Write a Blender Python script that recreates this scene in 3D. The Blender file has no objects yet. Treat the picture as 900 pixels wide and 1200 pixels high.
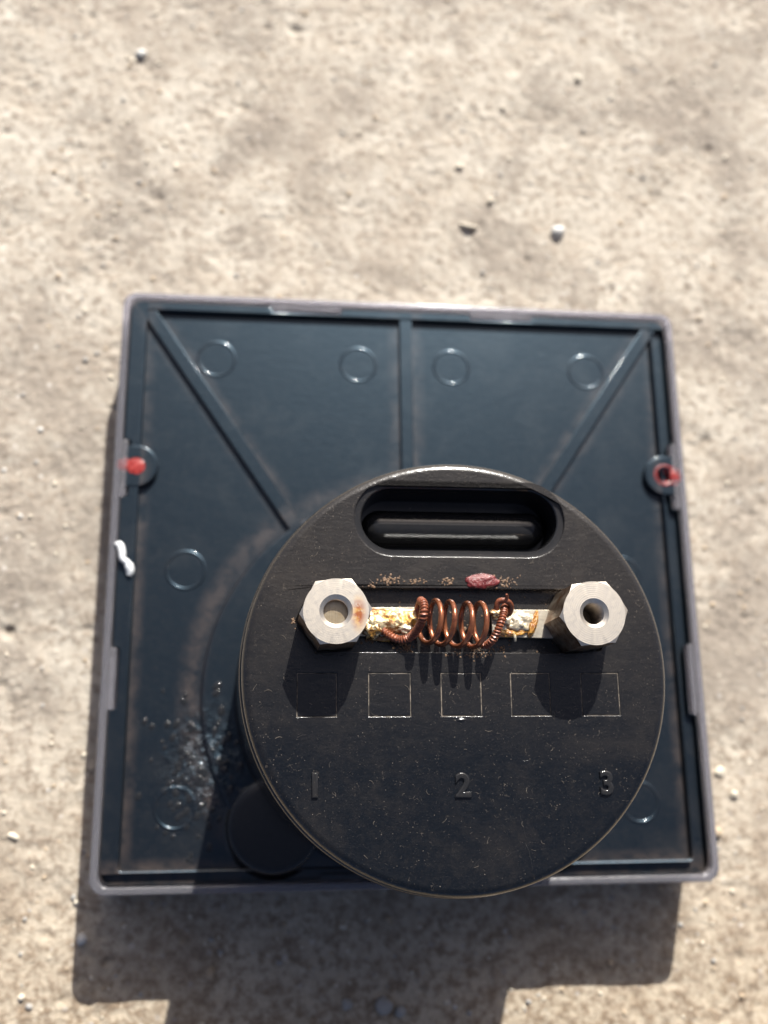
import bpy, bmesh, math, random
from mathutils import Vector, Matrix, noise
random.seed(7)
sc = bpy.context.scene
C = sc.collection
K = 0.001                      # geometry is written in millimetres

# ------------------------------------------------------------------ camera
cam_d = bpy.data.cameras.new('camera')
cam = bpy.data.objects.new('camera', cam_d); C.objects.link(cam)
R = Matrix(((0.9937541377663155, -0.01787015573548261, -0.11015158285887905),
            (-0.009874450574695774, 0.9691407130241892, -0.24631031968801906),
            (0.11115398732467849, 0.24585958572517738, 0.9629111356760132)))
cam.matrix_world = Matrix.Translation(Vector((-22.2055, -29.9106, 157.5719 + 12.2)) * K) @ R.to_4x4()
cam_d.sensor_fit = 'HORIZONTAL'; cam_d.sensor_width = 36
cam_d.lens = 1167.3887 / 900 * 36
cam_d.clip_start = 0.005; cam_d.clip_end = 50
cam_d.dof.use_dof = True
cam_d.dof.focus_distance = 0.1135
cam_d.dof.aperture_fstop = 25
sc.camera = cam
sc.render.resolution_x = 768; sc.render.resolution_y = 1024

# ------------------------------------------------------------------ sky and sun
EL, AZ = math.radians(37.1), math.radians(12.7)
w = bpy.data.worlds.new('World'); sc.world = w; w.use_nodes = True
nt = w.node_tree; bg = nt.nodes['Background']
sky = nt.nodes.new('ShaderNodeTexSky'); sky.sky_type = 'NISHITA'; sky.sun_disc = False
sky.sun_elevation = EL; sky.sun_rotation = AZ
sky.dust_density = 3.5; sky.air_density = 0.45; sky.ozone_density = 0.4
nt.links.new(sky.outputs[0], bg.inputs[0]); bg.inputs[1].default_value = 0.07
sd = bpy.data.lights.new('sun', 'SUN'); sd.energy = 5; sd.angle = math.radians(0.53); sd.color = (1, .972, .905)
so = bpy.data.objects.new('sun', sd); C.objects.link(so)
sv = Vector((math.sin(AZ) * math.cos(EL), math.cos(AZ) * math.cos(EL), math.sin(EL)))
so.rotation_euler = sv.to_track_quat('Z', 'Y').to_euler()
so.location = sv * 2
sc.view_settings.view_transform = 'Standard'; sc.view_settings.look = 'None'
sc.view_settings.exposure = 0.92; sc.view_settings.gamma = 1

# ------------------------------------------------------------------ node helper
class N:
    def __init__(s, name):
        s.m = bpy.data.materials.new(name); s.m.use_nodes = True; s.t = s.m.node_tree
        s.b = s.t.nodes['Principled BSDF']
        tc = s.t.nodes.new('ShaderNodeTexCoord'); mp = s.t.nodes.new('ShaderNodeMapping')
        mp.inputs['Scale'].default_value = (1000, 1000, 1000)
        s.t.links.new(tc.outputs['Object'], mp.inputs[0]); s.co = mp.outputs[0]
    def lk(s, a, b): s.t.links.new(a, b)
    def put(s, v, sock):
        if hasattr(v, 'default_value') or hasattr(v, 'links'): s.lk(v, sock)
        elif isinstance(v, (tuple, list)) and len(v) == 3 and sock.type == 'RGBA': sock.default_value = (*v, 1)
        else: sock.default_value = v
    def noise(s, scale, detail=4, rough=.55, dist=0, off=(0, 0, 0), stretch=None):
        n = s.t.nodes.new('ShaderNodeTexNoise'); n.inputs['Scale'].default_value = scale
        n.inputs['Detail'].default_value = detail; n.inputs['Roughness'].default_value = rough
        n.inputs['Distortion'].default_value = dist
        m = s.t.nodes.new('ShaderNodeMapping'); m.inputs['Location'].default_value = off
        if stretch: m.inputs['Scale'].default_value = stretch[0]; m.inputs['Rotation'].default_value = stretch[1]
        s.lk(s.co, m.inputs[0]); s.lk(m.outputs[0], n.inputs['Vector']); return n.outputs['Fac']
    def voro(s, scale, rnd=1, feature='F1', out='Distance'):
        n = s.t.nodes.new('ShaderNodeTexVoronoi'); n.feature = feature
        n.inputs['Scale'].default_value = scale; n.inputs['Randomness'].default_value = rnd
        s.lk(s.co, n.inputs['Vector']); return n.outputs[out]
    def ramp(s, v, a, b, lo=0., hi=1.):
        n = s.t.nodes.new('ShaderNodeMapRange'); s.lk(v, n.inputs[0])
        for i, x in enumerate((a, b, lo, hi)): n.inputs[i + 1].default_value = x
        return n.outputs[0]
    def math(s, op, a, b=0.):
        n = s.t.nodes.new('ShaderNodeMath'); n.operation = op
        s.put(a, n.inputs[0]); s.put(b, n.inputs[1]); return n.outputs[0]
    def mix(s, f, a, b):
        n = s.t.nodes.new('ShaderNodeMix'); n.data_type = 'RGBA'
        s.put(f, n.inputs[0]); s.put(a, n.inputs[6]); s.put(b, n.inputs[7]); return n.outputs[2]
    def xyz(s):
        n = s.t.nodes.new('ShaderNodeSeparateXYZ'); s.lk(s.co, n.inputs[0]); return n.outputs
    def bump(s, h, dist, strength=1., prev=None):
        n = s.t.nodes.new('ShaderNodeBump'); n.inputs['Distance'].default_value = dist * K
        n.inputs['Strength'].default_value = strength; s.lk(h, n.inputs['Height'])
        if prev: s.lk(prev, n.inputs['Normal'])
        return n.outputs[0]
    def set(s, **k):
        al = dict(color='Base Color', rough='Roughness', metal='Metallic', normal='Normal', spec='Specular IOR Level',
                  trans='Transmission Weight', ior='IOR', coat='Coat Weight', coatr='Coat Roughness', sss='Subsurface Weight')
        for a, v in k.items(): s.put(v, s.b.inputs[al[a]])
        return s.m

def mat_black(name, patch=None, back=False, tint=(1, 1, 1), coat=0., spec=.5, dust=.35, rough=.32, speck=.5, bump=.02, ripple=0., base=(.011, .012, .014), film=.03):
    n = N(name)
    d = n.ramp(n.noise(.10, 6, .66, .5), .50, .70)
    d2 = n.ramp(n.noise(1.1, 6, .7), .45, .8)
    dd = n.math('MULTIPLY', n.math('ADD', n.math('MULTIPLY', d, .6), n.math('MULTIPLY', d2, .5)), dust)
    if patch:
        ys = n.ramp(n.math('ADD', n.xyz()[1], n.math('MULTIPLY', n.noise(.12, 4, .6, .3, (6, 1, 0)), 16)), patch[0], patch[1], 0, patch[2])  # dust thickens upward, also painting the cap's paler upper sheen into the colour
        dd = n.math('ADD', dd, ys)
    dd = n.math('ADD', dd, film)
    sp = n.ramp(n.voro(2.3), .06, .14, 1, 0)
    sp = n.math('MULTIPLY', sp, n.ramp(n.noise(.9, 2, .5, 0, (9, 3, 0)), .5, .56))
    fi = n.ramp(n.voro(1.6, 1, 'DISTANCE_TO_EDGE'), .0, .035, 1, 0)          # short fibres and scratches
    fi = n.math('MULTIPLY', fi, n.ramp(n.noise(1.7, 2, .5, 0, (3, 8, 1)), .62, .66))
    sp = n.math('MULTIPLY', n.math('MAXIMUM', sp, n.math('MULTIPLY', fi, .5)), speck)
    sp = n.math('MULTIPLY', sp, n.ramp(n.noise(.13, 4, .6, .4, (2, 5, 0)), .40, .58, .12, 1))
    col = n.mix(dd, base, (.12, .095, .072))
    pit = n.ramp(n.noise(5.5, 3, .8, 0, (1, 1, 0)), .60, .74)                    # fine pale grain rubbed into the moulded skin
    col = n.mix(n.math('MULTIPLY', pit, speck * .35), col, (.20, .17, .145))
    col = n.mix(sp, col, (.33, .27, .21))
    r = n.math('ADD', n.math('MULTIPLY', dd, .5), rough)
    r = n.math('ADD', r, n.math('MULTIPLY', sp, .4))
    if back:
        X, Y, Z = n.xyz(); ax = n.math('ABSOLUTE', X)
        md = n.noise(.35, 6, .7, .3, (8, 2, 0))
        def near_(d, a, b): return n.ramp(d, a, b, 1, 0)
        e = n.math('MULTIPLY', near_(n.math('SUBTRACT', 43.9, ax), .3, 2.0), n.math('LESS_THAN', ax, 43.8))
        e = n.math('MAXIMUM', e, near_(n.math('ADD', Y, 44.6), .2, 1.8))
        e = n.math('MAXIMUM', e, n.math('MULTIPLY', n.math('MULTIPLY', near_(ax, 1.2, 3.6), n.ramp(ax, 1.0, 1.1)), n.ramp(Y, 4, 8)))
        dl = n.math('ABSOLUTE', n.math('SUBTRACT', n.math('SUBTRACT', n.math('MULTIPLY', ax, .827), n.math('MULTIPLY', Y, .562)), 10.89))
        e = n.math('MAXIMUM', e, n.math('MULTIPLY', n.math('MULTIPLY', near_(dl, 1.1, 3.0), n.ramp(dl, 1.0, 1.15)), n.ramp(Y, 6, 9)))
        yb = n.math('ADD', Y, 18.94)
        rd = n.math('SQRT', n.math('ADD', n.math('MULTIPLY', X, X), n.math('MULTIPLY', yb, yb)))
        e = n.math('MAXIMUM', e, near_(n.math('ABSOLUTE', n.math('SUBTRACT', rd, 34.6)), .3, 2.6))
        e = n.math('MULTIPLY', e, n.ramp(md, .36, .62))
        col = n.mix(n.math('MULTIPLY', e, .20), col, (.17, .115, .085))
        r = n.math('ADD', r, n.math('MULTIPLY', e, .05))
        # water-marked patch near the lower left corner, wrinkles added to imitate the glare
        wx, wy = n.math('ADD', X, 31.5), n.math('MULTIPLY', n.math('ADD', Y, 29.5), .8)
        wd = n.math('SQRT', n.math('ADD', n.math('MULTIPLY', wx, wx), n.math('MULTIPLY', wy, wy)))
        wm = n.math('MULTIPLY', n.ramp(wd, 2.5, 8.5, 1, 0), n.ramp(n.noise(.3, 4, .6, .2, (2, 9, 0)), .36, .56))
        wr = n.noise(1.5, 4, .6, 1.1, (0, 0, 0), ((1, .55, 1), (0, 0, .5)))
        glint_n = n.bump(n.math('MULTIPLY', wr, wm), .42)
        nn = n.bump(n.noise(3.2, 4, .6), bump, 1, glint_n)
    else: nn = n.bump(n.noise(6.5, 3, .7, 0, (4, 4, 0)), .012, 1, n.bump(n.noise(3.2, 4, .6), bump))
    if ripple: nn = n.bump(n.noise(.55, 3, .55, .8, (0, 0, 0), ((1, 2.2, 1), (0, 0, -.35))), ripple, 1, nn)
    n.b.inputs['Specular Tint'].default_value = (*tint, 1); n.b.inputs['Coat Roughness'].default_value = .09
    n.lk(nn, n.b.inputs['Coat Normal'])
    return n.set(color=col, rough=r, normal=nn, spec=spec, coat=coat)

M = {}
M['plate'] = mat_black('black moulded plastic of the back', back=True, dust=.09, rough=.36, speck=.22, bump=.003, film=.015, ripple=.02, base=(.0022, .0036, .0058), tint=(.42, .72, 1), coat=.5)
M['cap'] = mat_black('dusty black plastic of the barrel', patch=(-22, -2, .10), coat=.45, dust=.10, rough=.21, speck=.42, spec=.38, bump=.018, ripple=.035, film=.0, base=(.0034, .0046, .0066))
M['gloss'] = mat_black('shiny black plastic', dust=.08, rough=.1, speck=.25, bump=.004)
n = N('droplet stained black plastic'); M['drop'] = n.set(color=(.013, .014, .016), rough=.12)

# clear cover
n = N('clear grey violet plastic')
sc1 = n.noise(.9, 5, .6, .5)
M['clear'] = n.set(color=(.66, .65, .71), rough=n.ramp(sc1, .3, .7, .06, .25), trans=.88, ior=1.49, normal=n.bump(n.noise(.5, 3, .5), .03))

# red seal lacquer
n = N('red sealing lacquer'); f = n.noise(1.2, 4, .6)
M['red'] = n.set(color=n.mix(n.ramp(f, .35, .7), (.19, .010, .011), (.32, .045, .036)), rough=.22, normal=n.bump(f, .15), coat=.5)
n = N('dark red lacquer drop'); f = n.noise(1.6, 5, .65)
M['darkred'] = n.set(color=n.mix(n.ramp(f, .4, .68), (.09, .008, .010), (.20, .035, .035)), rough=.25, normal=n.bump(f, .25), coat=.6)
n = N('white glue'); M['glue'] = n.set(color=(.72, .74, .76), rough=.35, sss=.0)

# nickel plated steel
def mat_nickel(name, stain=None, cxy=(0, 0), ringd=.004):
    n = N(name)
    x, y, z = n.xyz()
    f = n.noise(2.2, 5, .65); g = n.noise(14, 2, .5)
    col = n.mix(n.ramp(f, .35, .75), (.70, .64, .56), (.58, .52, .44))
    rx_, ry_ = n.math('SUBTRACT', x, cxy[0]), n.math('SUBTRACT', y, cxy[1])
    rad_ = n.math('SQRT', n.math('ADD', n.math('MULTIPLY', rx_, rx_), n.math('MULTIPLY', ry_, ry_)))
    rings = n.math('ADD', n.math('SINE', n.math('MULTIPLY', rad_, 26.0)), n.math('MULTIPLY', f, 3.0))
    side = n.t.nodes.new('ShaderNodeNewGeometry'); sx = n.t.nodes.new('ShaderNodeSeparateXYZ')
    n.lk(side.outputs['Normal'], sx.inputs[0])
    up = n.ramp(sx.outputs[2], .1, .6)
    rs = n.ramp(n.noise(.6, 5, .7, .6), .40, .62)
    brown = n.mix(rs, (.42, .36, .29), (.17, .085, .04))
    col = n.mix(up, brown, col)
    rough = .38
    if stain:
        d = n.t.nodes.new('ShaderNodeVectorMath'); d.operation = 'DISTANCE'
        mp = n.t.nodes.new('ShaderNodeMapping'); mp.inputs['Scale'].default_value = (1.7, .75, .6)
        n.lk(n.co, mp.inputs[0]); n.lk(mp.outputs[0], d.inputs[0])
        d.inputs[1].default_value = (stain[0] * 1.7, stain[1] * .75, 58.3 * .6)
        s1 = n.ramp(d.outputs['Value'], .5, 1.9, 1, 0)
        s1 = n.math('MULTIPLY', s1, n.ramp(n.noise(1.3, 6, .75, .5, (2, 1, 0)), .34, .46))
        col = n.mix(s1, col, n.mix(n.ramp(n.noise(1.1, 3), .45, .58), (.30, .09, .03), (.48, .27, .09)))
        met = n.ramp(s1, 0, 1, .95, .4)
    else: met = .95
    return n.set(color=col, metal=met, rough=n.ramp(f, .3, .7, .36, .46), normal=n.bump(g, .006, 1, n.bump(rings, ringd)))
M['nutL'] = mat_nickel('stained nickel plated steel', (-12.45, -13.3), (-15, -13), .0006)
M['nutR'] = mat_nickel('nickel plated steel', None, (14.93, -13.07), .0016)
n = N('worn brass'); f = n.noise(1.5, 4)
M['brass'] = n.set(color=n.mix(f, (.62, .54, .40), (.40, .28, .15)), metal=.9, rough=.35, normal=n.bump(n.noise(.6, 3, .6, 0, (0, 0, 0), ((12, .4, 1), (0, 0, 0))), .03))
# tinned tab with flux
n = N('tinned tab with amber flux')
f = n.noise(.75, 6, .7, .6, (4, 2, 0)); g = n.noise(.9, 5, .7, .8, (1, 7, 3))
col = n.mix(n.ramp(f, .44, .54), (.42, .22, .045), (.62, .52, .33))
col = n.mix(n.ramp(g, .47, .56), col, (.20, .085, .025))
M['tab'] = n.set(color=col, metal=.6, rough=.26, coat=.5, normal=n.bump(f, .16, 1, n.bump(g, .14)))
n = N('dull tin'); f = n.noise(1.1, 5, .6)
M['tin'] = n.set(color=n.mix(f, (.62, .58, .50), (.42, .36, .27)), metal=.8, rough=.4, normal=n.bump(f, .05))
n = N('amber flux'); f = n.noise(1.4, 5, .6)
M['flux'] = n.set(color=n.mix(n.ramp(f, .4, .65), (.62, .34, .07), (.30, .10, .025)), rough=.15, coat=.8, normal=n.bump(f, .3), trans=.2)
n = N('white solder'); f = n.noise(1.8, 5, .6)
M['solder'] = n.set(color=n.mix(f, (.66, .62, .54), (.48, .38, .22)), metal=.5, rough=.28, normal=n.bump(f, .2))
# enamelled copper
n = N('enamelled copper wire'); f = n.noise(1.0, 4, .6)
M['copper'] = n.set(color=n.mix(n.ramp(f, .35, .7), (.37, .135, .062), (.17, .052, .028)), metal=.65, rough=.24, coat=.5, normal=n.bump(n.noise(3, 3), .03))
n = N('lacquered wire wrapping'); f = n.noise(1.8, 5, .6)
M['wrap'] = n.set(color=n.mix(n.ramp(f, .35, .65), (.28, .085, .04), (.13, .04, .022)), metal=.15, rough=.35, coat=.4, normal=n.bump(f, .12))
n = N('pale dust'); M['dust'] = n.set(color=n.mix(n.ramp(n.noise(.8, 5, .7), .42, .6), (.04, .035, .03), (.21, .175, .14)), rough=.9)
n = N('flux crumbs'); M['crumb'] = n.set(color=n.mix(n.noise(2.5, 3), (.22, .14, .08), (.09, .045, .025)), rough=.6)

# ------------------------------------------------------------------ mesh helpers
def link(name, me, mat, parent=None, kind=None, smooth=None, label=None):
    o = bpy.data.objects.new(name, me); C.objects.link(o)
    if mat is not None: me.materials.clear(); me.materials.append(mat)
    if parent is not None: o.parent = parent
    if kind: o['kind'] = kind
    if label: o['label'] = label
    if smooth is True: me.polygons.foreach_set('use_smooth', [True] * len(me.polygons))
    elif smooth:
        me.polygons.foreach_set('use_smooth', [True] * len(me.polygons))
        try: me.set_sharp_from_angle(angle=math.radians(smooth))
        except Exception: pass
    return o
def mk(name, verts, faces, mat, parent=None, smooth=None, **k):
    me = bpy.data.meshes.new(name); me.from_pydata([Vector(v) * K for v in verts], [], faces); me.update()
    return link(name, me, mat, parent, smooth=smooth, **k)

def circ(cx, cy, r, n=64, a0=0, a1=2 * math.pi): 
    return [(cx + r * math.cos(a0 + (a1 - a0) * i / n), cy + r * math.sin(a0 + (a1 - a0) * i / n)) for i in range(n)]
def rrect(x0, y0, x1, y1, r, n=8):
    p = []
    for cx, cy, a in ((x1 - r, y1 - r, 0), (x0 + r, y1 - r, 90), (x0 + r, y0 + r, 180), (x1 - r, y0 + r, 270)):
        for i in range(n + 1):
            t = math.radians(a + 90 * i / n); p.append((cx + r * math.cos(t), cy + r * math.sin(t)))
    return p
def hexa(cx, cy, r, rot): return [(cx + r * math.cos(math.radians(rot + 60 * i)), cy + r * math.sin(math.radians(rot + 60 * i))) for i in range(6)]

def flat_normals(me):
    """keep large flat faces truly flat where they meet a rounded edge"""
    ln = [Vector(c.vector) for c in me.corner_normals]; fn = {}
    for p in me.polygons:
        if abs(p.normal.z) > .9999:
            for vi in p.vertices: fn[vi] = p.normal.copy()
    for p in me.polygons:
        for li in p.loop_indices:
            q = fn.get(me.loops[li].vertex_index)
            if q is not None and p.normal.dot(q) > .5: ln[li] = q
    me.normals_split_custom_set([tuple(q) for q in ln])

def slab(name, loops, z0, z1, mat, parent=None, bevel=.15, res=2, smooth=35, **k):
    """flat plate with holes, rounded edges; first loop is the outline"""
    cu = bpy.data.curves.new(name, 'CURVE'); cu.dimensions = '2D'; cu.fill_mode = 'BOTH'
    for lp in loops:
        sp = cu.splines.new('POLY'); sp.points.add(len(lp) - 1)
        for q, (x, y) in zip(sp.points, lp): q.co = (x, y, 0, 1)
        sp.use_cyclic_u = True
    cu.extrude = (z1 - z0) / 2 - bevel; cu.bevel_depth = bevel; cu.bevel_resolution = res; cu.offset = -bevel
    o = bpy.data.objects.new('tmp', cu); C.objects.link(o)
    dg = bpy.context.evaluated_depsgraph_get(); dg.update()
    me = bpy.data.meshes.new_from_object(o.evaluated_get(dg)); bpy.data.objects.remove(o); bpy.data.curves.remove(cu)
    me.transform(Matrix.Scale(K, 4) @ Matrix.Translation((0, 0, (z0 + z1) / 2)))
    bm = bmesh.new(); bm.from_mesh(me); bmesh.ops.remove_doubles(bm, verts=bm.verts, dist=1e-7)
    bmesh.ops.recalc_face_normals(bm, faces=bm.faces); bm.to_mesh(me); bm.free()
    me.name = name
    o = link(name, me, mat, parent, smooth=smooth, **k)
    if smooth: flat_normals(me)
    return o

def lathe(name, prof, cx, cy, mat, parent=None, n=96, smooth=40, close=False, **k):
    """profile (r, z) revolved about a vertical axis"""
    v = []; f = []
    for (r, z) in prof:
        for i in range(n):
            a = 2 * math.pi * i / n; v.append((cx + r * math.cos(a), cy + r * math.sin(a), z))
    m = len(prof)
    for j in range(m if close else m - 1):
        for i in range(n):
            a, b = j * n + i, j * n + (i + 1) % n; c, d = ((j + 1) % m) * n + (i + 1) % n, ((j + 1) % m) * n + i
            f.append((a, b, c, d))
    if not close and prof[-1][0] < .02: pass
    o = mk(name, v, f, mat, parent, smooth, **k)
    bm = bmesh.new(); bm.from_mesh(o.data); bmesh.ops.remove_doubles(bm, verts=bm.verts, dist=1e-8)
    bmesh.ops.recalc_face_normals(bm, faces=bm.faces); bm.to_mesh(o.data); bm.free()
    return o

def tube_data(path, rad, seg=12, v=None, f=None):
    v = [] if v is None else v; f = [] if f is None else f
    P = [Vector(p) for p in path]; base = len(v); up = None
    for i, p in enumerate(P):
        t = (P[min(i + 1, len(P) - 1)] - P[max(i - 1, 0)]).normalized()
        if up is None:
            up = t.orthogonal().normalized()
        up = (up - t * up.dot(t)).normalized(); s = t.cross(up)
        r = rad(i / (len(P) - 1)) if callable(rad) else rad
        for j in range(seg):
            a = 2 * math.pi * j / seg; v.append(tuple(p + (up * math.cos(a) + s * math.sin(a)) * r))
    for i in range(len(P) - 1):
        for j in range(seg):
            a = base + i * seg + j; b = base + i * seg + (j + 1) % seg
            f.append((a, b, b + seg, a + seg))
    f.append(tuple(base + j for j in reversed(range(seg))))
    f.append(tuple(base + (len(P) - 1) * seg + j for j in range(seg)))
    return v, f
def tube(name, path, rad, mat, parent=None, seg=12, **k):
    v, f = tube_data(path, rad, seg); return mk(name, v, f, mat, parent, 50, **k)
def smooth_path(pts, n=12):
    P = [Vector(p) for p in pts]; out = []
    for i in range(len(P) - 1):
        p0, p1, p2, p3 = P[max(i - 1, 0)], P[i], P[i + 1], P[min(i + 2, len(P) - 1)]
        for j in range(n):
            t = j / n; out.append(.5 * ((2 * p1) + (p2 - p0) * t + (2 * p0 - 5 * p1 + 4 * p2 - p3) * t * t + (3 * p1 - p0 - 3 * p2 + p3) * t ** 3))
    out.append(P[-1]); return out

def blob(name, c, s, mat, parent=None, amp=.25, fr=1.2, seed=0, rot=0, sub=4, **k):
    bm = bmesh.new(); bmesh.ops.create_icosphere(bm, subdivisions=sub, radius=1)
    cr, sr = math.cos(rot), math.sin(rot)
    for v in bm.verts:
        d = 1 + amp * noise.fractal(v.co * fr + Vector((seed, seed * .7, 0)), .9, 2, 4)
        p = Vector((v.co.x * s[0], v.co.y * s[1], v.co.z * s[2])) * d
        v.co = Vector((c[0] + p.x * cr - p.y * sr, c[1] + p.x * sr + p.y * cr, c[2] + p.z)) * K
    me = bpy.data.meshes.new(name); bm.to_mesh(me); bm.free()
    return link(name, me, mat, parent, smooth=True, **k)

def tag(o, label, cat, group=None):
    o['label'] = label; o['category'] = cat
    if group: o['group'] = group

# ------------------------------------------------------------------ ground: rough concrete sheet
def axis(a, b, fine0, fine1, step, grow=1.22):
    xs = []; x = fine0
    while x <= fine1: xs.append(x); x += step
    s = step
    x = xs[-1]
    while x < b: s *= grow; x += s; xs.append(x)
    s = step; x = xs[0]; lo = []
    while x > a: s *= grow; x -= s; lo.append(x)
    return lo[::-1] + xs
GX = axis(-2500, 2500, -92, 96, .42); GY = axis(-2500, 2500, -80, 142, .42)
fr = noise.fractal
def gh(x, y):
    a = fr(Vector((x * .03, y * .03, 1)), 1, 2, 3) * .26
    b = fr(Vector((x * .16, y * .16, 5)), .8, 2, 4) * .19
    c = fr(Vector((x * .7, y * .7, 9)), .7, 2, 3) * .17
    p = noise.noise(Vector((x * .33, y * .33, 20)))
    pit = -max(0, p - .5) * 2.2
    q = noise.noise(Vector((x * .09, y * .09, 40)))
    worn = max(0, min(1, (q + .1) * 2.2))
    return a + b * (.5 + worn) + c * (.6 + .8 * worn) + pit * .9 - worn * .25 - 1.05
gv = []; gf = []
hs = {}
for y in GY:
    for x in GX: gv.append((x, y, min(-.02, gh(x, y))))
nx = len(GX)
for j in range(len(GY) - 1):
    for i in range(nx - 1): a = j * nx + i; gf.append((a, a + 1, a + 1 + nx, a + nx))
n = N('weathered concrete')
big = n.noise(.022, 4, .6, .5, (3, 0, 0)); mid = n.noise(.11, 6, .68, .3); fin = n.noise(.62, 8, .74); vf = n.noise(3.2, 4, .6)
x_, y_, z_ = n.xyz()
col = n.mix(n.ramp(mid, .35, .65), (.57, .525, .455), (.44, .385, .32))
col = n.mix(n.math('MULTIPLY', n.ramp(big, .50, .60), n.ramp(n.noise(.25, 5, .7, .4, (5, 5, 0)), .35, .6, .25, .95)), col, (.33, .285, .24))
col = n.mix(n.ramp(fin, .50, .62), col, (.25, .205, .165))
col = n.mix(n.math('MULTIPLY', n.ramp(fin, .26, .42, 1, 0), .6), col, (.66, .62, .54))
blot = n.ramp(n.noise(.28, 6, .72, .3, (1, 4, 0)), .38, .62)
col = n.mix(n.math('MULTIPLY', blot, .42), col, (.34, .285, .23))
bl2 = n.ramp(n.noise(.045, 5, .62, .6, (11, 3, 0)), .50, .60)
col = n.mix(n.math('MULTIPLY', bl2, n.ramp(n.noise(.5, 6, .75, .3, (7, 7, 0)), .36, .58, .3, 1.0)), col, (.27, .232, .195))
near = n.math('ADD', n.math('MULTIPLY', mid, 50), y_)                       # browner stretch near the bottom, the shadow's brown tone painted into it
col = n.mix(n.ramp(near, -52, 8, .72, 0), col, n.mix(n.ramp(fin, .42, .58), (.53, .435, .315), (.23, .155, .09)))
gr = n.voro(.42); cell = n.voro(.42, 1, 'F1', 'Color')
sr = n.t.nodes.new('ShaderNodeSeparateColor'); n.lk(cell, sr.inputs[0])
spot = n.math('MULTIPLY', n.ramp(gr, .14, .24, 1, 0), n.ramp(sr.outputs[0], .72, .76))
col = n.mix(n.math('MULTIPLY', spot, .6), col, n.mix(sr.outputs[1], (.66, .62, .57), (.24, .20, .17)))
hole = n.ramp(z_, -2.0, -1.35, 1, 0)                                        # darker in the deeper pits
col = n.mix(n.math('MULTIPLY', hole, .5), col, (.17, .14, .11))
M['ground'] = n.set(color=col, rough=.9, spec=.25, normal=n.bump(vf, .16, 1, n.bump(fin, .5)))
me = bpy.data.meshes.new('concrete_ground'); me.from_pydata([(a * K, b * K, c * K) for a, b, c in gv], [], gf); me.update()
link('ground', me, M['ground'], kind='structure', smooth=True)

def ground_z(x, y): return min(-.02, gh(x, y))

# ------------------------------------------------------------------ the meter
root = bpy.data.objects.new('panel_meter', None); C.objects.link(root)
tag(root, 'square black panel meter lying face down on concrete with round rear barrel and copper coil', 'meter')
ZR = 12.2; ZB = 11.7; ZP = 10.7; ZT = 52.2
BX, BY, BR = 0.0, -18.94, 25.65

tabs_x = ((-23.0, -11.2), (11.5, 22.4)); tabs_l = ((12.5, 21.8), (-21.2, -12.0)); tabs_r = ((12.0, 23.4), (-22.3, -11.2))
def notched(h, r, d):
    """square outline of half size h with shallow notches where the cover's snap tabs sit"""
    p = []
    q = rrect(-h, -h, h, h, r)
    k = len(q) // 4
    tr, tl, bl, br = q[:k], q[k:2 * k], q[2 * k:3 * k], q[3 * k:]
    p += tr
    for x0, x1 in reversed(tabs_x): p += [(x1 + .25, h), (x1 - .15, h - d), (x0 + .15, h - d), (x0 - .25, h)]
    p += tl
    for y0, y1 in tabs_l: p += [(-h, y1 + .25), (-h + d, y1 - .15), (-h + d, y0 + .15), (-h, y0 - .25)]
    p += bl
    for x0, x1 in ((-14, -4), (4, 14)): p += [(x0 - .25, -h), (x0 + .15, -h + d * .6), (x1 - .15, -h + d * .6), (x1 + .25, -h)]
    p += br
    for y0, y1 in reversed(tabs_r): p += [(h, y0 - .25), (h - d, y0 + .15), (h - d, y1 - .15), (h, y1 + .25)]
    return p

# clear front cover: a shallow tray with the housing sunk in it
cover = slab('clear_cover', [rrect(-48, -48, 48, 48, 2.3), rrect(-46.85, -46.85, 46.85, 46.85, 1.7)], 1.62, ZR, M['clear'], root, bevel=.3, res=3,
             label='clear plastic rim around the black back')
slab('front_pane', [rrect(-48, -48, 48, 48, 2.3)], .0, 1.6, M['clear'], cover, bevel=.3)
for x0, x1 in tabs_x: slab('snap_tab', [[(x0, 45.95), (x1, 45.95), (x1 + .2, 46.84), (x0 - .2, 46.84)]], ZR - 2.4, ZR - .25, M['clear'], cover, bevel=.12)
for y0, y1 in tabs_l: slab('snap_tab', [[(-45.95, y0), (-45.95, y1), (-46.84, y1 + .2), (-46.84, y0 - .2)]], ZR - 2.4, ZR - .25, M['clear'], cover, bevel=.12)
for y0, y1 in tabs_r: slab('snap_tab', [[(45.95, y0), (45.95, y1), (46.84, y1 + .2), (46.84, y0 - .2)]], ZR - 2.4, ZR - .25, M['clear'], cover, bevel=.12)

# black housing back
housing = slab('housing_back', [notched(46.75, 2.0, 1.1)], 2.2, ZP, M['plate'], root, bevel=.1)
IX, IYT, IYB = 43.9, 45.0, -44.65
slab('border_frame', [notched(46.72, 2.0, 1.1), rrect(-IX, IYB, IX, IYT, .5)], ZP - .6, ZB, M['plate'], housing, bevel=.32, res=3)
def rib(x0, y0, x1, y1, wd):
    d = Vector((x1 - x0, y1 - y0)).normalized(); s = Vector((-d.y, d.x)) * wd / 2
    slab('rib', [[(x0 + s.x, y0 + s.y), (x0 - s.x, y0 - s.y), (x1 - s.x, y1 - s.y), (x1 + s.x, y1 + s.y)]], ZP - .5, ZB - .13, M['plate'], housing, bevel=.16, res=3)
rib(-44.2, 45.67, -18.3, 7.5, 2.2); rib(44.2, 45.67, 18.3, 7.5, 2.2); rib(0, 45.2, 0, 6, 2.1)
first = None
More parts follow.
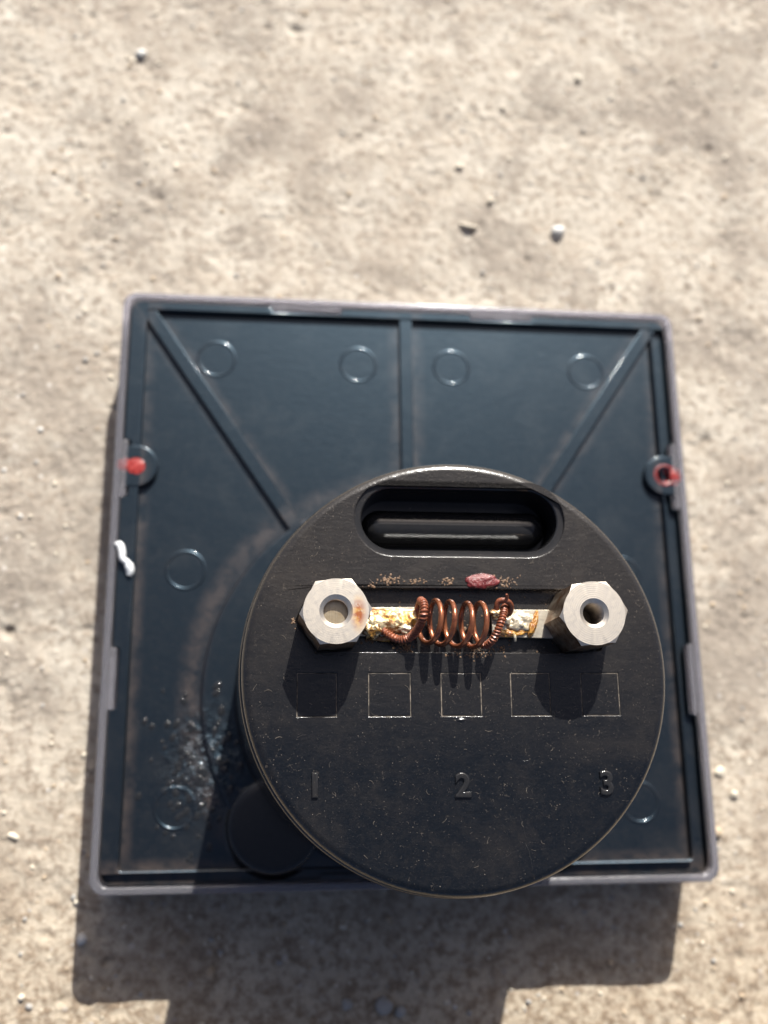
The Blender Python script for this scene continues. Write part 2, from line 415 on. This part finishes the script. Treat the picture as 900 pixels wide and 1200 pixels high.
for (x, y) in ((-32.2, 37), (-8.2, 36.8), (8.0, 36.9), (32, 36.9), (-36, .6), (36, .6), (-36.2, -35.9), (36.4, -36)):
    pr = [(2.72, ZP - .1), (2.80, ZP + .05), (2.95, ZP + .16), (3.12, ZP + .12), (3.28, ZP + .02), (3.36, ZP - .1)]
    pr = [(a, ZP + (b - ZP) * .55) for a, b in pr]; lathe('ejector_mark', pr, x, y, M['plate'], housing, 56, True)
# screw lugs sealed with red lacquer
for sx, y in ((-1, 17.5), (1, 17.9)):
    cx = sx * 44.5
    lug = [(cx - sx * 3.5 * math.sin(t), y + 3.5 * math.cos(t)) for t in [math.pi * i / 20 for i in range(21)]]
    lug = lug + [(cx + sx * 1.7, y - 3.5), (cx + sx * 1.7, y + 3.5)]
    lg = slab('screw_lug', [lug, circ(cx, y, 1.75, 32)], ZP - .5, ZB + .14, M['plate'], housing, bevel=.25, res=3)
    if sx < 0:
        blob('lacquer_seal', (cx, y, ZB - .2), (1.85, 1.85, .34), M['red'], housing, .1, 1.5, 3, label='red lacquer filling the left screw hole')
        blob('lacquer_smear', (cx - 2.0, y + .1, ZB + .12), (1.0, 1.1, .12), M['red'], housing, .35, 1.5, 8)
    else:
        lathe('lacquer_seal', [(.55, ZB - 2.0), (.8, ZB - 1.0), (1.3, ZB - .25), (1.75, ZB - .05), (1.95, ZB + .13), (1.72, ZB + .18), (1.3, ZB - .1)], cx, y, M['red'], housing, 40, True, label='red lacquer lining the open right screw hole')
        blob('lacquer_smear', (cx + 1.9, y - .2, ZB + .14), (.9, 1.6, .13), M['red'], housing, .35, 1.5, 5)
# raised round step under the barrel, and the bosses beside it
cl = lambda pts: [(x, max(y, IYB - .3)) for x, y in pts]
slab('barrel_step', [cl(circ(BX, BY, 32.95, 160))], ZP - 1.0, ZP + .85, M['plate'], housing, bevel=.55, res=5, smooth=50)
for sx in (-1, 1):
    lathe('round_boss', [(0.01, ZP + 1.55), (5.6, ZP + 1.5), (6.5, ZP + 1.35), (7.0, ZP + 1.0), (7.25, ZP + .5), (7.5, ZP + .15), (8.1, ZP - .1)], sx * 21.2, -38.6, M['gloss'], housing, 72, True)
# dried drops near the lower left corner
v = []; f = []
rr = random.Random(4)
for i in range(170):
    x, y = rr.gauss(-32.5, 3.8), rr.gauss(-30.5, 5.2)
    if x < -43 or y < -44 : continue
    d = math.hypot(x - BX, y - BY)
    if 32 < d < 34 or d < 28: continue
    z0 = ZP + (.85 if d < 32 else 0); r = rr.uniform(.25, .6); b = len(v); hgt = r * rr.uniform(.07, .17); el = rr.uniform(1, 1.5); an = rr.uniform(.6, 1.6)
    for k_, (rad, zz) in enumerate(((1, -.02), (.85, hgt * .55), (.5, hgt * .9))):
        for j in range(10):
            a = 2 * math.pi * j / 10; px, py = rad * r * el * math.cos(a), rad * r * math.sin(a)
            v.append((x + px * math.cos(an) - py * math.sin(an), y + px * math.sin(an) + py * math.cos(an), z0 + zz))
    v.append((x, y, z0 + hgt))
    for k_ in range(2):
        for j in range(10): f.append((b + k_ * 10 + j, b + k_ * 10 + (j + 1) % 10, b + k_ * 10 + 10 + (j + 1) % 10, b + k_ * 10 + 10 + j))
    for j in range(10): f.append((b + 20 + j, b + 20 + (j + 1) % 10, b + 30))
mk('dried_drops', v, f, M['drop'], housing, True, kind='stuff')
# white glue drip on the left border
gp = smooth_path([(-46.9, 4.3, ZR + .0), (-46.2, 4.2, ZR + .35), (-45.8, 2.9, ZR + .35), (-45.7, 2.0, ZR + .3), (-44.9, 1.3, ZR + .05), (-44.5, .2, ZR - .2), (-44.6, -.5, ZR - .35)], 8)
tube('glue_drip', gp, lambda t: .34 + .31 * math.sin(math.pi * min(1, t * 1.02)) * (.8 + .35 * math.sin(t * 9)) + (.15 if t > .7 else 0), M['glue'], root, 14, label='white glue drip on the left edge')

# ---- rear barrel
barrel = lathe('rear_barrel', [(27.9, ZP + .7), (27.6, ZP + 1.0), (27.5, ZP + 1.6), (27.4, ZP + 3), (25.35, ZT - 3.2), (25.2, ZT - 2.4)], BX, BY, M['gloss'], root, 160, 40)
SQ = [(-19.15, -14.5), (-10.8, -5.8), (-2.2, 2.65), (6.2, 11.0), (14.8, 19.5)]
sy0, sy1 = -24.42, -19.38
def stadium(x0, x1, yc, h, n=18):
    p = [(x1 - h + h * math.cos(t), yc + h * math.sin(t)) for t in [-math.pi / 2 + math.pi * i / n for i in range(n + 1)]]
    p += [(x0 + h + h * math.cos(t), yc + h * math.sin(t)) for t in [math.pi / 2 + math.pi * i / n for i in range(n + 1)]]
    return p
NR = 4.5
hl, hr = hexa(-15, -13, NR, 4.5), hexa(15, -13, NR, 5)
CT, CB = -9.25, -16.95
def xon(a, b, y): t = (y - a[1]) / (b[1] - a[1]); return a[0] + (b[0] - a[0]) * t
# joined slot outline: left hexagon pocket, channel, right hexagon pocket
slot = [(xon(hl[0], hl[1], CT), CT), hl[1], hl[2], hl[3], hl[4], hl[5], (xon(hl[5], hl[0], CB), CB),
        (xon(hr[4], hr[3], CB) if CB > hr[4][1] else hr[4][0], CB), hr[4], hr[5], hr[0], hr[1], hr[2], (xon(hr[2], hr[3], CT), CT)]
loops = [circ(BX, BY, BR, 200), stadium(-12.4, 13.9, -.55, 4.75), slot]
for x0, x1 in SQ: loops.append([(x0, sy0), (x1, sy0), (x1, sy1), (x0, sy1)])
cap = slab('barrel_cap', loops, ZT - 3.4, ZT, M['cap'], barrel, bevel=.12, res=4, smooth=None)
for q in cap.data.vertices:                      # widen the rounding on the outer edge only
    x, y, z = q.co.x / K - BX, q.co.y / K - BY, q.co.z / K
    r = math.hypot(x, y)
    if r > 25.45 and z > ZT - .125:
        r2 = BR - (BR - r) / .12 * 1.1; z2 = ZT - (ZT - z) / .12 * .9
        q.co = Vector((BX + x / r * r2, BY + y / r * r2, z2)) * K
cap.data.polygons.foreach_set('use_smooth', [True] * len(cap.data.polygons)); cap.data.set_sharp_from_angle(angle=math.radians(35)); flat_normals(cap.data)
# thin moulded lip under the cap's edge
lathe('rim_lip', [(25.1, ZT - 3.6), (25.85, ZT - 3.3), (26.0, ZT - 2.9), (25.85, ZT - 2.55), (25.3, ZT - 2.4)], BX, BY, M['cap'], barrel, 160, True)
# slot floor and finger pocket
slab('slot_floor', [[(-20.5, -18.5), (20.5, -18.5), (20.5, -7.6), (-20.5, -7.6)]], ZT - 2.6, ZT - 1.35, M['cap'], barrel, bevel=.05)
pk = [(0, 0)]
def ring_stack(name, x0, x1, yc, levels, mat, parent):
    v = []; f = []; n_ = None
    for h, z in levels:
        d = 4.75 - h
        p = stadium(x0 + d, x1 - d, yc, h); n_ = len(p); v += [(a, b, z) for a, b in p]
    for j in range(len(levels) - 1):
        for i in range(n_): f.append((j * n_ + i, j * n_ + (i + 1) % n_, (j + 1) * n_ + (i + 1) % n_, (j + 1) * n_ + i))
    f.append(tuple((len(levels) - 1) * n_ + i for i in range(n_)))
    return mk(name, v, f, mat, parent, 40)
ring_stack('finger_pocket', -12.4, 13.9, -.55,
           [(4.80, ZT - .35), (4.45, ZT - .42), (4.05, ZT - .42), (3.92, ZT - .55), (3.82, ZT - 3.0), (3.72, ZT - 6.15), (3.0, ZT - 6.2), (.5, ZT - 6.2)], M['gloss'], barrel)
# rounded bar along the pocket floor
bv = []; bf = []
lv = []
for i in range(10):
    t = math.pi / 2 * i / 9; lv.append((2.25 * math.cos(t) + .02, ZT - 5.9 + (.55 if i else 0) + 2.25 * math.sin(t)))
v = []; f = []
for h, z in lv:
    p = stadium(-8.9 - h + 0, 10.4 + h, -.65, h + 0.001); n_ = len(p); v += [(a, b, z) for a, b in p]
for j in range(len(lv) - 1):
    for i in range(n_): f.append((j * n_ + i, j * n_ + (i + 1) % n_, (j + 1) * n_ + (i + 1) % n_, (j + 1) * n_ + i))
mk('pocket_bar', v, f, M['gloss'], barrel, 60)
# five blanked squares with dust in their seams
for x0, x1 in SQ:
    slab('seam_dust', [[(x0 - .3, sy0 - .3), (x1 + .3, sy0 - .3), (x1 + .3, sy1 + .3), (x0 - .3, sy1 + .3)]], ZT - .6, ZT - .09, M['dust'], barrel, bevel=.01, res=0)
    slab('blanking_square', [[(x0 + .09, sy0 + .09), (x1 - .09, sy0 + .09), (x1 - .09, sy1 - .09), (x0 + .09, sy1 - .09)]], ZT - .8, ZT - .03, M['cap'], barrel, bevel=.05)
blob('moulding_nick', (.2, -24.9, ZT - .25), (.95, .42, .30), M['cap'], barrel, .2, 1, 2)
# raised figures
for ch, x, y, rz, sc_ in (('1', -17.0, -32.2, 0, 3.6), ('2', .1, -32.4, 0, 3.6), ('3', 17.2, -32.35, 0, 3.6)):
    tcu = bpy.data.curves.new('figure', 'FONT'); tcu.body = ch; tcu.size = sc_; tcu.align_x = 'CENTER'; tcu.align_y = 'CENTER'
    tcu.extrude = .05; tcu.bevel_depth = .2; tcu.bevel_resolution = 4; tcu.offset = -.02
    to = bpy.data.objects.new('tmp', tcu); C.objects.link(to)
    dg = bpy.context.evaluated_depsgraph_get(); dg.update()
    me = bpy.data.meshes.new_from_object(to.evaluated_get(dg)); bpy.data.objects.remove(to)
    me.transform(Matrix.Scale(K, 4) @ Matrix.Translation((x, y, ZT + .06)))
    link('figure', me, M['gloss'], barrel, smooth=40, label='raised figure ' + ch)
# sealing lacquer and crumbs above the slot
blob('lacquer_drop', (3.2, -8.3, ZT + .05), (2.0, .95, .36), M['darkred'], barrel, .30, .9, 6, rot=.06)
cr = random.Random(12); v = []; f = []
def crumb(x, y, z, r):
    b = len(v); bm_ = bmesh.new(); bmesh.ops.create_icosphere(bm_, subdivisions=1, radius=1)
    sx_, sy_ = cr.uniform(.6, 1.6), cr.uniform(.5, 1.1); a = cr.uniform(0, 3.1)
    for q in bm_.verts:
        k_ = 1 + cr.uniform(-.3, .3); px, py = q.co.x * r * sx_ * k_, q.co.y * r * sy_ * k_
        v.append((x + px * math.cos(a) - py * math.sin(a), y + px * math.sin(a) + py * math.cos(a), z + q.co.z * r * .5 * k_))
    for fc in bm_.faces: f.append(tuple(b + q.index for q in fc.verts))
    bm_.free()
for cx, cy, sx_, sy_, n_, z in ((-8.3, -8.3, 1.6, .5, 55, ZT), (-4.6, -8.4, .9, .4, 22, ZT), (-1.3, -8.3, .9, .4, 25, ZT), (5.8, -8.4, 1.3, .5, 40, ZT), (-10.5, -9.0, .8, .25, 12, ZT),
                                (-6.4, -16.3, 1.1, .7, 60, ZT - 1.3), (2.0, -17.3, 3.0, .35, 50, ZT), (4, -16.6, 2.5, .4, 30, ZT - 1.3), (-19.6, -13.4, .3, .5, 12, ZT), (-10.5, -15.4, 1, .4, 25, ZT - 1.3), (0, -13, 12, 3.0, 60, ZT - 1.35)):
    for i in range(n_): crumb(cr.gauss(cx, sx_ * .6), cr.gauss(cy, sy_ * .6), z + .02, cr.uniform(.05, .17))
mk('flux_crumbs', v, f, M['crumb'], barrel, None, kind='stuff')
# fine lint and dust grains lying on the cap
v = []; f = []
for i in range(520):
    a = cr.uniform(0, 2 * math.pi); r = 25 * math.sqrt(cr.random()); x, y = BX + r * math.cos(a), BY + r * math.sin(a)
    if -17.6 < y < -8.6 and abs(x) < 20: continue
    if -5.5 < y < 4.4 and -12.8 < x < 14.2: continue
    crumb(x, y, ZT + .01, cr.uniform(.02, .05))
for i in range(60):
    a = cr.uniform(0, 2 * math.pi); r = 24 * math.sqrt(cr.random()); x, y = BX + r * math.cos(a), BY + r * math.sin(a)
    if -17.6 < y < -8.6 and abs(x) < 20: continue
    if -5.5 < y < 4.4 and -12.8 < x < 14.2: continue
    d = cr.uniform(0, 6.28); L = cr.uniform(.3, .9); cc = cr.uniform(-1.5, 1.5)
    pts = [(x + L * t * math.cos(d + cc * t), y + L * t * math.sin(d + cc * t), ZT + .03) for t in (0, .25, .5, .75, 1)]
    tube_data(pts, .018, 5, v, f)
mk('lint', v, f, M['dust'], barrel, None, kind='stuff')

# fine scuffs and one longer hairline scratch
v = []; f = []
sg = random.Random(5)
def scuff(x, y, d, L, bend, r):
    pts = [(x + L * t * math.cos(d + bend * t), y + L * t * math.sin(d + bend * t), ZT - .005) for t in (0, .2, .4, .6, .8, 1)]
    tube_data(pts, lambda t: r * math.sin(math.pi * (.08 + .84 * t)), 6, v, f)
scuff(6.7, -35.6, -1.42, 3.2, .1, .04); scuff(7.2, -38.7, -1.15, 3.6, -.25, .05)
for i in range(46):
    a = sg.uniform(0, 6.28); q = 23.5 * math.sqrt(sg.random()); x, y = BX + q * math.cos(a), BY + q * math.sin(a)
    if y > -25.5: continue
    scuff(x, y, sg.gauss(.9, .5), sg.uniform(.4, 1.8), sg.uniform(-.4, .4), sg.uniform(.012, .03))
mk('scuff_marks', v, f, M['gloss'], barrel, True, kind='stuff')

# ---- terminals
def nut(cx, cy, z0, z1, r, rot, mat, rin, rcs, zfloor, tilt=(0, 0)):
    n_ = 96; v = []; f = []
    rf = r * .895
    zr = lambda R_: z1 - max(0, R_ - rf) * math.tan(math.radians(33))
    zb = lambda R_: z0 + max(0, R_ - rf) * math.tan(math.radians(33))
    def hx(a):
        b = (a - math.radians(rot)) % (math.pi / 3) - math.pi / 6
        return r * math.cos(math.pi / 6) / math.cos(b)
    an = [math.radians(rot) + 2 * math.pi * i / n_ for i in range(n_)]
    rings = []
    thr = [(lambda a, q=q: (q[0], q[1])) for q in [(rin * 1.0, zfloor - .5)]]
    prof = []
    z = zfloor; k_ = 0
    while z < z1 - (rcs - rin) * .8 - .1:
        prof += [(rin, z), (rin + .20, z + .21)]; z += .42
    prof += [(rin, z1 - (rcs - rin) * .8), (rcs - .06, z1 - .05), (rcs, z1)]
    for (pr, pz) in prof: rings.append([(pr, pz)] * n_)
    rings.append([(min(rf, hx(a)), z1) for a in an])
    rings.append([(max(hx(a), rf), zr(hx(a))) for a in an])
    rings.append([(max(hx(a), rf), zb(hx(a))) for a in an])
    rings.append([(min(rf, hx(a)), z0) for a in an])
    for rg in rings:
        for a, (R_, z) in zip(an, rg):
            lx, ly = R_ * math.cos(a), R_ * math.sin(a)
            v.append((cx + lx + tilt[0] * (z - z0), cy + ly + tilt[1] * (z - z0), z + lx * -tilt[0] + ly * -tilt[1]))
    for j in range(len(rings) - 1):
        for i in range(n_): f.append((j * n_ + i, j * n_ + (i + 1) % n_, (j + 1) * n_ + (i + 1) % n_, (j + 1) * n_ + i))
    o = mk('terminal_nut', v, f, mat, root, 20)
    bm = bmesh.new(); bm.from_mesh(o.data); bmesh.ops.recalc_face_normals(bm, faces=bm.faces); bm.to_mesh(o.data); bm.free()
    o.data.set_sharp_from_angle(angle=math.radians(20))
    lathe('stud', [(0.01, zfloor + .30), (rin + .05, zfloor + .30), (rin + .05, zfloor - .6)], cx, cy, M['brass'], o, 40, 40)
    return o
nl = nut(-15.0, -13.0, ZT - 1.3, ZT + 6.1, 4.15, 4.5, M['nutL'], 1.42, 1.9, ZT + 4.5, (0.0, .0))
nl['label'] = 'left hexagonal nut with an amber flux stain'
nr = nut(14.85, -13.1, ZT - 1.3, ZT + 6.3, 4.15, 5.5, M['nutR'], 1.28, 1.75, ZT + .8, (.012, .004))
nr['label'] = 'right hexagonal nut, bright and deeply threaded'

# ---- solder tabs
tl = slab('solder_tab', [[(-12.5, -15.0), (-4.9, -15.0), (-4.75, -11.5), (-12.5, -11.6)]], ZT - 1.0, ZT - .3, M['tin'], root, bevel=.06, label='left solder tab under amber flux')
tr_ = slab('solder_tab', [[(4.3, -15.05), (12.5, -15.2), (12.5, -11.7), (4.3, -11.75)]], ZT - 1.0, ZT - .3, M['tin'], root, bevel=.06, label='right solder tab with white solder')
# left: rounded tinned sleeve
v = []; f = []; na, nb = 40, 26
for i in range(na + 1):
    x = -10.6 + 5.6 * i / na
    for j in range(nb + 1):
        t = math.pi * j / nb
        rr_ = 1.62 + .16 * fr(Vector((x * .8, t * 1.4, 3)), .8, 2, 4)
        v.append((x + .15 * fr(Vector((t * 2, 1, i)), 1, 2, 2) * (i in (0, na)), -13.25 + rr_ * math.cos(t), ZT - .6 + 1.05 * math.sin(t) * (1 + .18 * fr(Vector((x, t * 2, 7)), .7, 2, 4))))
for i in range(na):
    for j in range(nb): a = i * (nb + 1) + j; f.append((a, a + 1, a + nb + 2, a + nb + 1))
f.append(tuple(j for j in range(nb + 1))); f.append(tuple(na * (nb + 1) + j for j in reversed(range(nb + 1))))
mk('tinned_sleeve', v, f, M['tab'], tl, 50)
blob('solder_lump', (-10.3, -14.2, ZT - .2), (1.1, 1.15, .8), M['tab'], tl, .45, 1.7, 2)
blob('solder_lump', (-6.3, -14.2, ZT + .25), (.8, .6, .45), M['solder'], tl, .35, 1.6, 5)
blob('flux_bead', (-8.7, -15.2, ZT - .7), (1.6, .35, .3), M['flux'], tl, .4, 1.5, 7)
# right: lumpy solder
blob('solder_lump', (7.6, -13.2, ZT - .15), (1.9, 1.25, .55), M['solder'], tr_, .35, 1.8, 4)
blob('flux_bead', (9.3, -13.5, ZT - .05), (.45, 1.6, .45), M['flux'], tr_, .35, 1.6, 9, rot=-.35)
blob('solder_lump', (5.0, -12.4, ZT - .1), (.9, .7, .6), M['tab'], tr_, .4, 1.6, 12)
blob('flux_bead', (6.6, -14.6, ZT - .2), (1.6, .45, .4), M['flux'], tr_, .4, 1.6, 15)
tube('solder_spike', smooth_path([(6.95, -14.7, ZT - .2), (7.0, -15.2, ZT - .1), (7.05, -15.6, ZT - .3)], 5), lambda t: .26 * (1 - t * .5), M['solder'], tr_, 8)

# ---- shunt coil
path = []
for i in range(int(4.45 * 48) + 1):
    t = .40 + i / 48
    a = 2 * math.pi * t - math.pi * .75
    cx = -5.45 + 1.78 * t; cy = -13.5 - .11 * t; cz = ZT + 2.1
    rr_ = 2.56 + .06 * math.sin(t * 5) + .16 * noise.noise(Vector((t * 1.3, 0, 0)))
    zz = -rr_ * math.sin(a) * .95
    path.append((cx + .27 * zz + .14 * math.sin(t * 2.3), cy + rr_ * math.cos(a), cz + zz))
# direction: seen from above the wire runs over the top and back underneath
start = path[0]; end = path[-1]
coil = tube('shunt_coil', path, .325, M['copper'], root, 14, label='reddish copper wire coil bridging the two terminals')
def wrapped(name, pts, rc, rw, pitch):
    sp = smooth_path(pts, 10); v, f = tube_data(sp, rc, 12)
    L = [0]
    for a, b in zip(sp, sp[1:]): L.append(L[-1] + (b - a).length)
    hp = []; tot = L[-1]; m = int(tot / pitch * 10); up = None; k_ = 0
    for i in range(m + 1):
        s = tot * i / m
        while k_ < len(L) - 2 and L[k_ + 1] < s: k_ += 1
        t = (s - L[k_]) / max(1e-6, L[k_ + 1] - L[k_]); p = sp[k_].lerp(sp[k_ + 1], t); d = (sp[k_ + 1] - sp[k_]).normalized()
        if up is None: up = d.orthogonal().normalized()
        up = (up - d * up.dot(d)).normalized(); sd_ = d.cross(up)
        a = 2 * math.pi * s / pitch + .5 * noise.noise(Vector((s * 2, 0, 1)))
        hp.append(p + (up * math.cos(a) + sd_ * math.sin(a)) * rc * 1.05)
    tube_data(hp, rw, 6, v, f)
    return mk(name, v, f, M['wrap'], coil, 50)
wrapped('wrapped_lead', [(-9.2, -14.2, ZT - .2), (-8.0, -15.2, ZT + .4), (-6.9, -15.55, ZT + .55), (-5.8, -15.2, ZT + 1.2), (-5.1, -14.3, ZT + 2.7), (-4.75, -13.1, ZT + 4.0), (-4.6, -11.8, ZT + 3.6), (-4.75, -11.1, ZT + 2.1)], .38, .15, .36)
wrapped('wrapped_lead', [(2.9, -16.4, ZT + 1.7), (3.6, -15.8, ZT + 2.9), (4.3, -14.3, ZT + 3.5), (4.9, -12.9, ZT + 3.2), (5.3, -11.9, ZT + 2.2), (6.0, -11.7, ZT + 1.0)], .35, .14, .36)
tube('wire_end', smooth_path([(4.2, -12.2, ZT + 2.6), (4.4, -11.3, ZT + 3.1), (5.2, -11.2, ZT + 3.3), (6.0, -11.6, ZT + 2.6), (6.1, -12.4, ZT + 1.6), (5.7, -12.6, ZT + .3)], 8), .33, M['wrap'], coil, 10)
tube('wire_end', smooth_path([(5.2, -11.3, ZT + 3.3), (5.3, -10.8, ZT + 3.8), (5.15, -10.6, ZT + 4.2)], 5), lambda t: .26 - .15 * t, M['wrap'], coil, 8)

# ------------------------------------------------------------------ pebbles and grit on the concrete
def mat_stone(name, a, b, r=.7):
    n = N(name); f = n.noise(1.6, 4, .6); return n.set(color=n.mix(f, a, b), rough=r, normal=n.bump(n.noise(3, 4), .08))
SM = [mat_stone('white quartz', (.62, .61, .59), (.46, .45, .43), .5), mat_stone('tan stone', (.48, .38, .27), (.34, .26, .18)),
      mat_stone('grey stone', (.40, .38, .36), (.25, .24, .22)), mat_stone('cream stone', (.64, .58, .48), (.50, .44, .35))]
def pebble(x, y, s, mi, seed, label, rot=0, lift=.45):
    bm = bmesh.new(); bmesh.ops.create_icosphere(bm, subdivisions=3, radius=1)
    for q in bm.verts:
        d = 1 + .3 * noise.noise(q.co * 1.1 + Vector((seed, 0, 0))) + .12 * noise.noise(q.co * 3 + Vector((0, seed, 0)))
        q.co = Vector((q.co.x * s[0], q.co.y * s[1], q.co.z * s[2])) * d * K
    me = bpy.data.meshes.new('pebble'); bm.to_mesh(me); bm.free()
    o = link('pebble', me, SM[mi], smooth=True); o.location = Vector((x, y, ground_z(x, y) + s[2] * lift)) * K; o.rotation_euler = (0, 0, rot)
    tag(o, label, 'pebble', 'loose pebbles on the concrete'); return o
PEB = [
 (32.1, 70.8, (1.3, 1.25, 1.1), 0, 'bright white pebble on open concrete above the right half of the meter', .3),
 (-49.55, 105.2, (1.0, .9, .7), 0, 'small bright white pebble near the upper left corner of the concrete', 0),
 (12.9, 84.1, (.9, .55, .5), 3, 'cream grain lying high above the middle of the meter', .2),
 (18.9, 77.0, (.75, .6, .6), 3, 'cream grain between the white pebble and the thin stone flake', 1),
 (38.3, 106.1, (.7, .9, .6), 3, 'pale grain beside a dark patch near the top right', .4),
 (55.4, -31.7, (1.0, .9, .6), 3, 'pale rounded pebble just right of the lower right rim', .7),
 (57.6, -35.4, (.7, .7, .5), 3, 'whitish pebble farthest right beside the lower right rim', 0),
 (53.6, -41.5, (1.2, .9, .7), 1, 'tan pebble just right of the lower right rim corner', .3),
 (-3.5, -66.6, (1.2, 1.35, .7), 2, 'largest grey pebble in the barrel shadow at the bottom edge', .2),
 (-9.3, -66.2, (.85, .95, .6), 2, 'grey pebble in the barrel shadow, leftmost of the bottom edge group', 0),
 (-.8, -67.6, (.8, 1.0, .6), 2, 'oval grey pebble in the barrel shadow, just right of the largest', -.5),
 (-30.7, -61.2, (.6, 1.0, .5), 1, 'narrow tan pebble in the shadow below the lower left rim', -.2),
 (-50.6, -55.6, (.8, .8, .7), 0, 'white pebble at the left edge of the meter shadow', .5),
 (-62.2, -40.2, (.9, .5, .4), 3, 'flat cream pebble at the far left edge of the concrete', -.4),
]
for i, (x, y, s_, mi, lb, ro) in enumerate(PEB): pebble(x, y, s_, mi, i * 3.7 + 1, lb, ro)
# thin curved flake lying above the meter
v, f = tube_data(smooth_path([(-1.9, .35, .25), (-1, -.25, .55), (.3, -.5, .6), (1.8, -.35, .3)], 6), lambda t: .12 + .33 * math.sin(math.pi * t), 10)
fl = mk('stone_flake', v, f, SM[3], None, True)
fl.location = Vector((14.5, 71.5, ground_z(14.5, 71.5))) * K
tag(fl, 'thin curved brown stone flake lying left of the white pebble', 'stone flake')

gr_ = random.Random(31)
base = []
for k_ in range(6):
    bm_ = bmesh.new(); bmesh.ops.create_icosphere(bm_, subdivisions=1 if k_ < 5 else 2, radius=1)
    vs = [q.co * (1 + .35 * noise.noise(q.co * 1.3 + Vector((k_ * 5, 0, 0)))) for q in bm_.verts]
    base.append((vs, [tuple(q.index for q in fc.verts) for fc in bm_.faces])); bm_.free()
V = [[], [], [], []]; F = [[], [], [], []]
for i in range(5200):
    x, y = gr_.uniform(-85, 92), gr_.uniform(-78, 135)
    if abs(x) < 49 and abs(y) < 49: continue
    dens = noise.noise(Vector((x * .05, y * .05, 3))) + (.25 if y < -20 else 0)
    if gr_.random() > .45 + dens: continue
    m_ = gr_.choices((0, 1, 2, 3), (.02, .3, .28, .4))[0]
    r = min(.5, .12 + gr_.expovariate(7)); vs, fs = base[gr_.randrange(6)]; b = len(V[m_])
    a = gr_.uniform(0, 6.3); ca, sa = math.cos(a), math.sin(a); z = ground_z(x, y); ex = gr_.uniform(.7, 1.3)
    for q in vs:
        px, py = q.x * r * ex, q.y * r; V[m_].append((x + px * ca - py * sa, y + px * sa + py * ca, z + r * .15 + q.z * r * .7))
    for t in fs: F[m_].append(tuple(b + q for q in t))
for m_ in range(4): mk('grit', V[m_], F[m_], SM[m_], None, True, kind='stuff')
